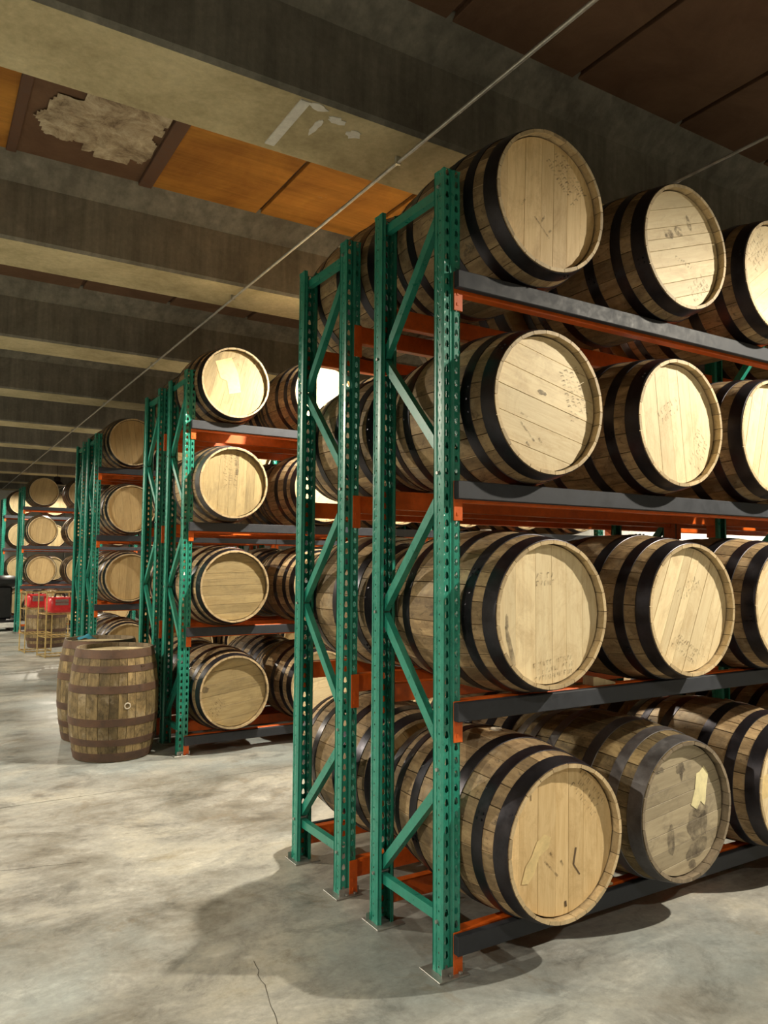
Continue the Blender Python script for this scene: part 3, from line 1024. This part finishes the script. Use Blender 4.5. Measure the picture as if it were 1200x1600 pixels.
# second row
R2 = {0: (2.125, 15, 'head_yellow'), 1: (2.125, 3, 'head_yellow'), 2: (2.15, 88, 'head_yellow'), 3: (2.165, 82, 'head_yellow')}
for l in range(4):
    for c in range(6):
        if c == 0:
            x, rr, hm = R2[l]
            b = barrel((x, 5.75 + BL / 2, TOPS[l] + CZ), math.radians(rr),
                       ['barrel with stained pale head, first on the top shelf of the second rack', 'barrel with streaked upright boards and grey hoop, first below it on the second rack',
                        'barrel with level cracked boards, first on the third shelf of the second rack', 'barrel with level boards and dark spot, first on the second rack bottom'][l],
                       'barrels on the front of the second rack', 'A', hm, l, 'hoop' if l != 1 else 'hoop_grey')
            near[(l, 'r2')] = (b, math.radians(rr))
        else:
            x = X2c + (c // 3) * BAY + colx[c % 3] + random.uniform(-0.01, 0.01)
            barrel((x, 5.75 + BL / 2 + random.uniform(-0.03, 0.03), TOPS[l] + CZ), random.uniform(0, 6.28),
                   'barrel %s from the near end on the %s, second rack' % (ORD[c], LVN[l]), 'barrels on the front of the second rack', 'B', 'head')
for l in range(4):
    for c in range(6):
        x = X2c + (c // 3) * BAY + colx[c % 3]
        barrel((x, 6.60 + BL / 2, TOPS[l] + CZ), random.uniform(0, 6.28), 'barrel %s from the near end at the back of the second row, %s' % (ORD[c], LVN[l]),
               'barrels at the back of the second row', 'B', 'head_tan')
for l in range(4):
    for c in range(6):
        x = X2c + (c // 3) * BAY + colx[c % 3]
        barrel((x, 9.33 + BL / 2, TOPS[l] + CZ), random.uniform(-0.15, 0.15) if c == 0 else random.uniform(0, 6.28),
               'tan barrel %s from the near end on the %s, third rack' % (ORD[c], LVN[l]), 'barrels on the third rack', 'B', 'head_tan')
for l in range(4):
    for c in range(3):
        x = X2c + colx[c]
        barrel((x, 10.18 + BL / 2, TOPS[l] + CZ), random.uniform(0, 6.28), 'barrel %s from the near end at the back of the third row, %s' % (ORD[c], LVN[l]),
               'barrels on the third rack', 'B', 'head_tan')
for l in range(4):
    for c in range(6):
        x = 1.83 + (c // 3) * BAY + colx[c % 3]
        barrel((x, 17.08 + BL / 2, TOPS[l] + CZ), random.uniform(-0.2, 0.2), 'small distant barrel %s from the left on the %s, far rack' % (ORD[c], LVN[l]),
               'barrels on the far rack', 'B', 'head_tan', back=False)
for l in range(4):
    for c in range(3):
        x = 1.80 + colx[c]
        barrel((x, 20.68 + BL / 2, TOPS[l] + CZ), random.uniform(-0.2, 0.2), 'tiny barrel %s from the left on the %s, farthest rack' % (ORD[c], LVN[l]),
               'barrels on the farthest rack', 'B', 'head_yellow', back=False)

# prints, stains and papers on the heads
def H(key, shapes, name, mat, label=None, z=0.0007):
    B, roll = near[key]
    on_head(B, roll, shapes, name, M[mat], z, label)
def blob(cx, cy, rx, ry, seed, n=16, rot=0.0):
    rg = random.Random(seed)
    pts = []
    for i in range(n):
        a = 2 * PI * i / n
        k = rg.uniform(0.75, 1.15)
        x, y = rx * k * math.cos(a), ry * k * math.sin(a)
        pts.append((cx + x * math.cos(rot) - y * math.sin(rot), cy + x * math.sin(rot) + y * math.cos(rot)))
    return pts
H((0, 0), text_block(0.40, 0.52, -0.85, 0.75, 4, 0.115, 1), 'stencil_mark', 'ink')
H((0, 0), [stroke((-0.40, 0.02), (-0.50, -0.14), 0.014), stroke((-0.25, -0.25), (0.04, -0.52), 0.012), stroke((-0.05, -0.2), (-0.12, -0.3), 0.016), stroke((0.08, -0.38), (0.02, -0.44), 0.016)], 'stencil_mark', 'ink')
H((0, 1), [blob(-0.30, 0.20, 0.14, 0.09, 3), blob(-0.05, 0.30, 0.12, 0.10, 4), blob(0.22, 0.50, 0.05, 0.15, 5, rot=0.5)], 'ink_smudge', 'ink')
H((0, 1), text_block(0.45, -0.58, 0.75, 0.50, 3, 0.11, 6), 'stencil_mark', 'ink')
H((0, 1), text_block(0.05, -0.22, -0.2, 0.4, 1, 0.11, 7), 'stencil_mark', 'ink')
H((0, 2), text_block(-0.45, 0.45, 0.9, 0.7, 4, 0.12, 8), 'stencil_mark', 'ink')
H((1, 0), text_block(0.58, 0.22, -1.25, 0.75, 4, 0.105, 9), 'stencil_mark', 'ink')
H((1, 0), [blob(-0.07, 0.16, 0.10, 0.035, 10, rot=-0.2), blob(-0.86, 0.62, 0.05, 0.05, 15)], 'knot', 'stain')
H((1, 0), [stroke((-0.52, -0.28), (-0.22, -0.58), 0.014), stroke((-0.48, -0.18), (-0.36, -0.24), 0.014), stroke((-0.38, -0.60), (-0.30, -0.66), 0.018), stroke((-0.14, -0.52), (-0.06, -0.62), 0.018)], 'stencil_mark', 'ink')
H((1, 1), text_block(0.56, -0.42, 1.15, 0.60, 3, 0.13, 11), 'stencil_mark', 'ink')
H((1, 1), text_block(-0.2, 0.2, 0.6, 0.5, 2, 0.14, 12), 'stencil_mark', 'ink')
H((2, 0), text_block(0.10, -0.78, 0.12, 0.75, 3, 0.10, 13), 'stencil_mark', 'ink')
H((2, 0), text_block(-0.05, 0.50, 0.05, 0.35, 2, 0.11, 14), 'stencil_mark', 'ink')
H((2, 0), [blob(-0.72, -0.45, 0.045, 0.34, 16, rot=0.25), blob(-0.78, -0.1, 0.03, 0.12, 17)], 'damp_stain', 'stain')
H((2, 1), text_block(-0.10, -0.62, -0.55, 0.60, 3, 0.10, 18), 'stencil_mark', 'ink')
H((2, 1), text_block(0.05, 0.35, 0.5, 0.6, 2, 0.12, 19), 'stencil_mark', 'ink')
H((2, 1), text_block(0.35, -0.72, 0.6, 0.3, 2, 0.10, 20), 'stencil_mark', 'ink')
H((3, 0), text_block(0.50, 0.58, -0.85, 0.62, 3, 0.12, 21), 'stencil_mark', 'ink')
H((3, 0), [stroke((0.27, -0.14), (0.22, -0.36), 0.016), stroke((0.22, -0.36), (0.34, -0.52), 0.010), stroke((0.06, -0.82), (0.07, -0.90), 0.018), stroke((-0.56, 0.86), (-0.56, 0.62), 0.006)], 'gouge', 'joint')
H((3, 0), [stroke((-0.32, -0.22), (-0.08, -0.46), 0.014), stroke((-0.22, -0.12), (-0.16, -0.2), 0.016), stroke((-0.02, -0.26), (0.02, -0.34), 0.016)], 'stencil_mark', 'ink')
H((3, 0), [[(-0.46, 0.06), (-0.32, 0.14), (-0.20, 0.08), (-0.24, -0.05), (-0.42, -0.14), (-0.50, -0.34), (-0.62, -0.46), (-0.74, -0.44), (-0.66, -0.22), (-0.56, -0.12)]], 'paper_label', 'paper_faded', 'faded torn paper label')
H((3, 1), [[(0.55, 0.60), (0.66, 0.46), (0.60, 0.22), (0.58, 0.05), (0.55, -0.02), (0.50, 0.02), (0.46, 0.06), (0.36, -0.06), (0.22, 0.03), (0.32, 0.26), (0.36, 0.50), (0.44, 0.52)]], 'paper_label', 'paper', 'torn pale yellow paper label')
H((3, 1), [blob(-0.02, 0.63, 0.12, 0.10, 31), [(-0.05, 0.55), (0.0, 0.40), (0.04, 0.55)], blob(-0.52, 0.66, 0.13, 0.05, 32), blob(0.36, -0.28, 0.26, 0.24, 33), blob(0.44, -0.1, 0.2, 0.1, 36), blob(-0.28, -0.44, 0.09, 0.24, 34), blob(0.35, -0.66, 0.28, 0.13, 35, rot=0.35), blob(0.22, -0.88, 0.10, 0.07, 37)], 'damp_stain', 'stain')
H((3, 2), [[(-0.95, 0.2), (-0.45, 0.28), (-0.45, -0.10), (-0.82, -0.16)]], 'paper_label', 'paper_faded', 'faded paper label')
H((0, 'r2'), [[(-0.62, 0.60), (-0.12, 0.78), (0.10, 0.30), (0.20, -0.25), (-0.18, -0.35), (-0.25, 0.05), (-0.45, 0.10)]], 'paper_label', 'paper_faded', 'smeared remains of a paper label')
H((0, 'r2'), [stroke((-0.30, 0.62), (0.0, 0.80), 0.02), stroke((0.08, 0.62), (0.16, 0.48), 0.025)], 'stencil_mark', 'ink')
H((1, 'r2'), text_block(-0.08, 0.35, 1.57, 1.0, 3, 0.16, 41), 'stencil_mark', 'ink')
H((1, 'r2'), [blob(0.12, 0.55, 0.07, 0.4, 42)], 'damp_stain', 'stain')
H((3, 'r2'), [blob(-0.86, 0.12, 0.12, 0.09, 43)], 'damp_stain', 'stain')
H((3, 'r2'), text_block(-0.50, -0.45, 0.9, 0.5, 3, 0.12, 44), 'stencil_mark', 'ink')

# wooden chocks between barrels
def chock_mesh():
    bm = bmesh.new()
    A = [bm.verts.new(p) for p in ((0, -0.03, 0), (0.13, -0.03, 0), (0.13, -0.03, 0.008), (0.02, -0.03, 0.036), (0, -0.03, 0.036))]
    B = [bm.verts.new((v.co.x, 0.03, v.co.z)) for v in A]
    for i in range(5):
        bm.faces.new((A[i], A[(i + 1) % 5], B[(i + 1) % 5], B[i]))
    bm.faces.new(A[::-1]); bm.faces.new(B)
    return mesh_from(bm, 'wooden_chock', M['chime'])
CH = chock_mesh()
tag(mk('wooden_chock', CH, None, (2.43, 2.322, TOPS[2] + 0.001)), 'small pale wooden chock between the first two barrels of the third shelf', 'chock')
tag(mk('wooden_chock', CH, None, (2.40, 2.322, TOPS[3] + 0.001)), 'small pale wooden chock between the first two barrels of the bottom shelf', 'chock')

# upright barrels on the floor
UP = 'barrels standing on the floor'
b = barrel((1.35, 6.20, BL / 2 + 0.004), 0, 'upright rust-hooped barrel on the floor, nearer of the pair by the rack', UP, 'A', 'head', 1, 'hoop_rust', 'stave_old', rot=(-PI / 2, 0, PI + 0.08))
b2 = barrel((1.375, 6.90, BL / 2 + 0.004), 0, 'upright rust-hooped barrel on the floor, half hidden behind the other', UP, 'A', 'head', 2, 'hoop_rust', 'stave_old', rot=(-PI / 2, 0, 1.1))
b3 = barrel((1.97, 14.45, BL / 2 + 0.004), 0, 'dark upright barrel on the floor behind the brass wire stands', UP, 'B', 'head_tan', 2, 'hoop_rust', 'stave_old', rot=(-PI / 2, 0, 0))

# blue cloth on the rear upright barrel
def cloth():
    from mathutils import noise as mn
    bm = bmesh.new()
    n = 12
    g = []
    for i in range(n + 1):
        row = []
        for j in range(n + 1):
            x = (i / n - 0.5) * 0.15; y = (j / n - 0.5) * 0.13
            z = 0.035 * math.exp(-((x / 0.05) ** 2 + (y / 0.05) ** 2)) + 0.018 * mn.noise(Vector((x * 22, y * 22, 0))) + 0.008
            k = 1 + 0.15 * mn.noise(Vector((x * 15, y * 15, 5)))
            row.append(bm.verts.new((x * k, y * k, max(0.002, z))))
        g.append(row)
    for i in range(n):
        for j in range(n):
            bm.faces.new((g[i][j], g[i + 1][j], g[i + 1][j + 1], g[i][j + 1]))
    bmesh.ops.solidify(bm, geom=bm.faces[:], thickness=0.003)
    return mesh_from(bm, 'blue_cloth', M['blue'], 60)
tag(mk('blue_cloth', cloth(), None, (1.24, 6.78, BL + 0.006)), 'crumpled light blue cloth on the rear upright barrel', 'cloth')

# brass wire stands with red containers, far open floor
def wire_stand(loc, rz, w, d, h, levels, label):
    R = empty('wire_stand', loc, (0, 0, rz))
    tag(R, label, 'stand', 'brass wire stands')
    r = 0.010
    for sx in (-1, 1):
        for sy in (-1, 1):
            bm = bmesh.new(); bm_tube(bm, (sx * w / 2, sy * d / 2, 0.0), (sx * w / 2, sy * d / 2, h), r, 8)
            mk('leg', mesh_from(bm, 'leg', M['brass'], 60), R)
    for z in levels:
        bm = bmesh.new()
        for sx in (-1, 1):
            bm_tube(bm, (sx * w / 2, -d / 2, z), (sx * w / 2, d / 2, z), r, 6)
            bm_tube(bm, (-w / 2, sx * d / 2, z), (w / 2, sx * d / 2, z), r, 6)
        for i in range(1, 6):
            x = -w / 2 + w * i / 6
            bm_tube(bm, (x, -d / 2, z), (x, d / 2, z), 0.004, 5)
        mk('wire_shelf', mesh_from(bm, 'wire_shelf', M['brass'], 60), R)
    return R
wire_stand((1.93, 12.95, 0), 0.15, 0.46, 0.42, 1.00, (0.02, 0.31, 0.66, 0.99), 'brass wire stand holding a red container, nearer of the two')
wire_stand((1.72, 13.75, 0), 0.1, 0.40, 0.38, 0.98, (0.02, 0.30, 0.70, 0.97), 'brass wire stand half hidden behind the other one')
def tote(loc, rz, w, d, h, label):
    R = empty('plastic_tote', loc, (0, 0, rz))
    tag(R, label, 'container', 'red plastic containers')
    bm = bmesh.new()
    bm_box(bm, -w / 2, w / 2, -d / 2, d / 2, 0, h, 0.035)
    bmesh.ops.bevel(bm, geom=[e for e in bm.edges], offset=0.008, segments=2, affect='EDGES')
    mk('body', mesh_from(bm, 'body', M['red'], 40), R)
    for k, z in enumerate((h * 0.58, h * 0.78)):
        bm = bmesh.new(); bm_box(bm, -w * 0.30, w * 0.22, -d / 2 - 0.012, -d / 2 + 0.004, z - 0.022, z + 0.022, 0.006)
        mk('grey_band', mesh_from(bm, 'grey_band', M['red_dark']), R)
    bm = bmesh.new()
    pts = [(-w * 0.2, 0, h - 0.01), (-w * 0.17, 0, h + 0.05), (w * 0.17, 0, h + 0.05), (w * 0.2, 0, h - 0.01)]
    for p, q in zip(pts, pts[1:]):
        bm_tube(bm, p, q, 0.013, 8)
    mk('handle', mesh_from(bm, 'handle', M['black'], 60), R)
    return R
tote((1.95, 12.93, 0.676), 0.15, 0.38, 0.32, 0.24, 'rounded red container on the nearer brass wire stand')
tote((1.72, 13.75, 0.716), 0.1, 0.32, 0.28, 0.22, 'red container on the half hidden brass wire stand')

# black sweeping machine at the left edge, far away
def sweeper(loc, rz):
    R = empty('floor_sweeper', loc, (0, 0, rz))
    tag(R, 'black wheeled floor machine with a white skirt at the far left', 'machine')
    bm = bmesh.new(); bm_box(bm, -0.36, 0.30, -0.28, 0.28, 0.92, 1.16, 0.08)
    mk('hood', mesh_from(bm, 'hood', M['black'], 40), R)
    bm = bmesh.new(); bm_box(bm, -0.26, 0.20, -0.2, 0.2, 0.24, 0.94, 0.04)
    mk('column', mesh_from(bm, 'column', M['black'], 40), R)
    bm = bmesh.new(); bm_box(bm, -0.42, 0.30, -0.3, 0.3, 0.10, 0.25, 0.03)
    mk('base', mesh_from(bm, 'base', M['black'], 40), R)
    bm = bmesh.new(); bm_box(bm, -0.45, 0.26, -0.325, -0.29, 0.07, 0.18, 0.01)
    mk('skirt', mesh_from(bm, 'skirt', M['white'], 40), R)
    for x in (-0.3, 0.22):
        for y in (-0.27, 0.27):
            bm = bmesh.new(); bm_tube(bm, (x, y - 0.03, 0.08), (x, y + 0.03, 0.08), 0.08, 16)
            mk('wheel', mesh_from(bm, 'wheel', M['black'], 40), R)
    return R
sweeper((1.56, 18.2, 0), 0.1)
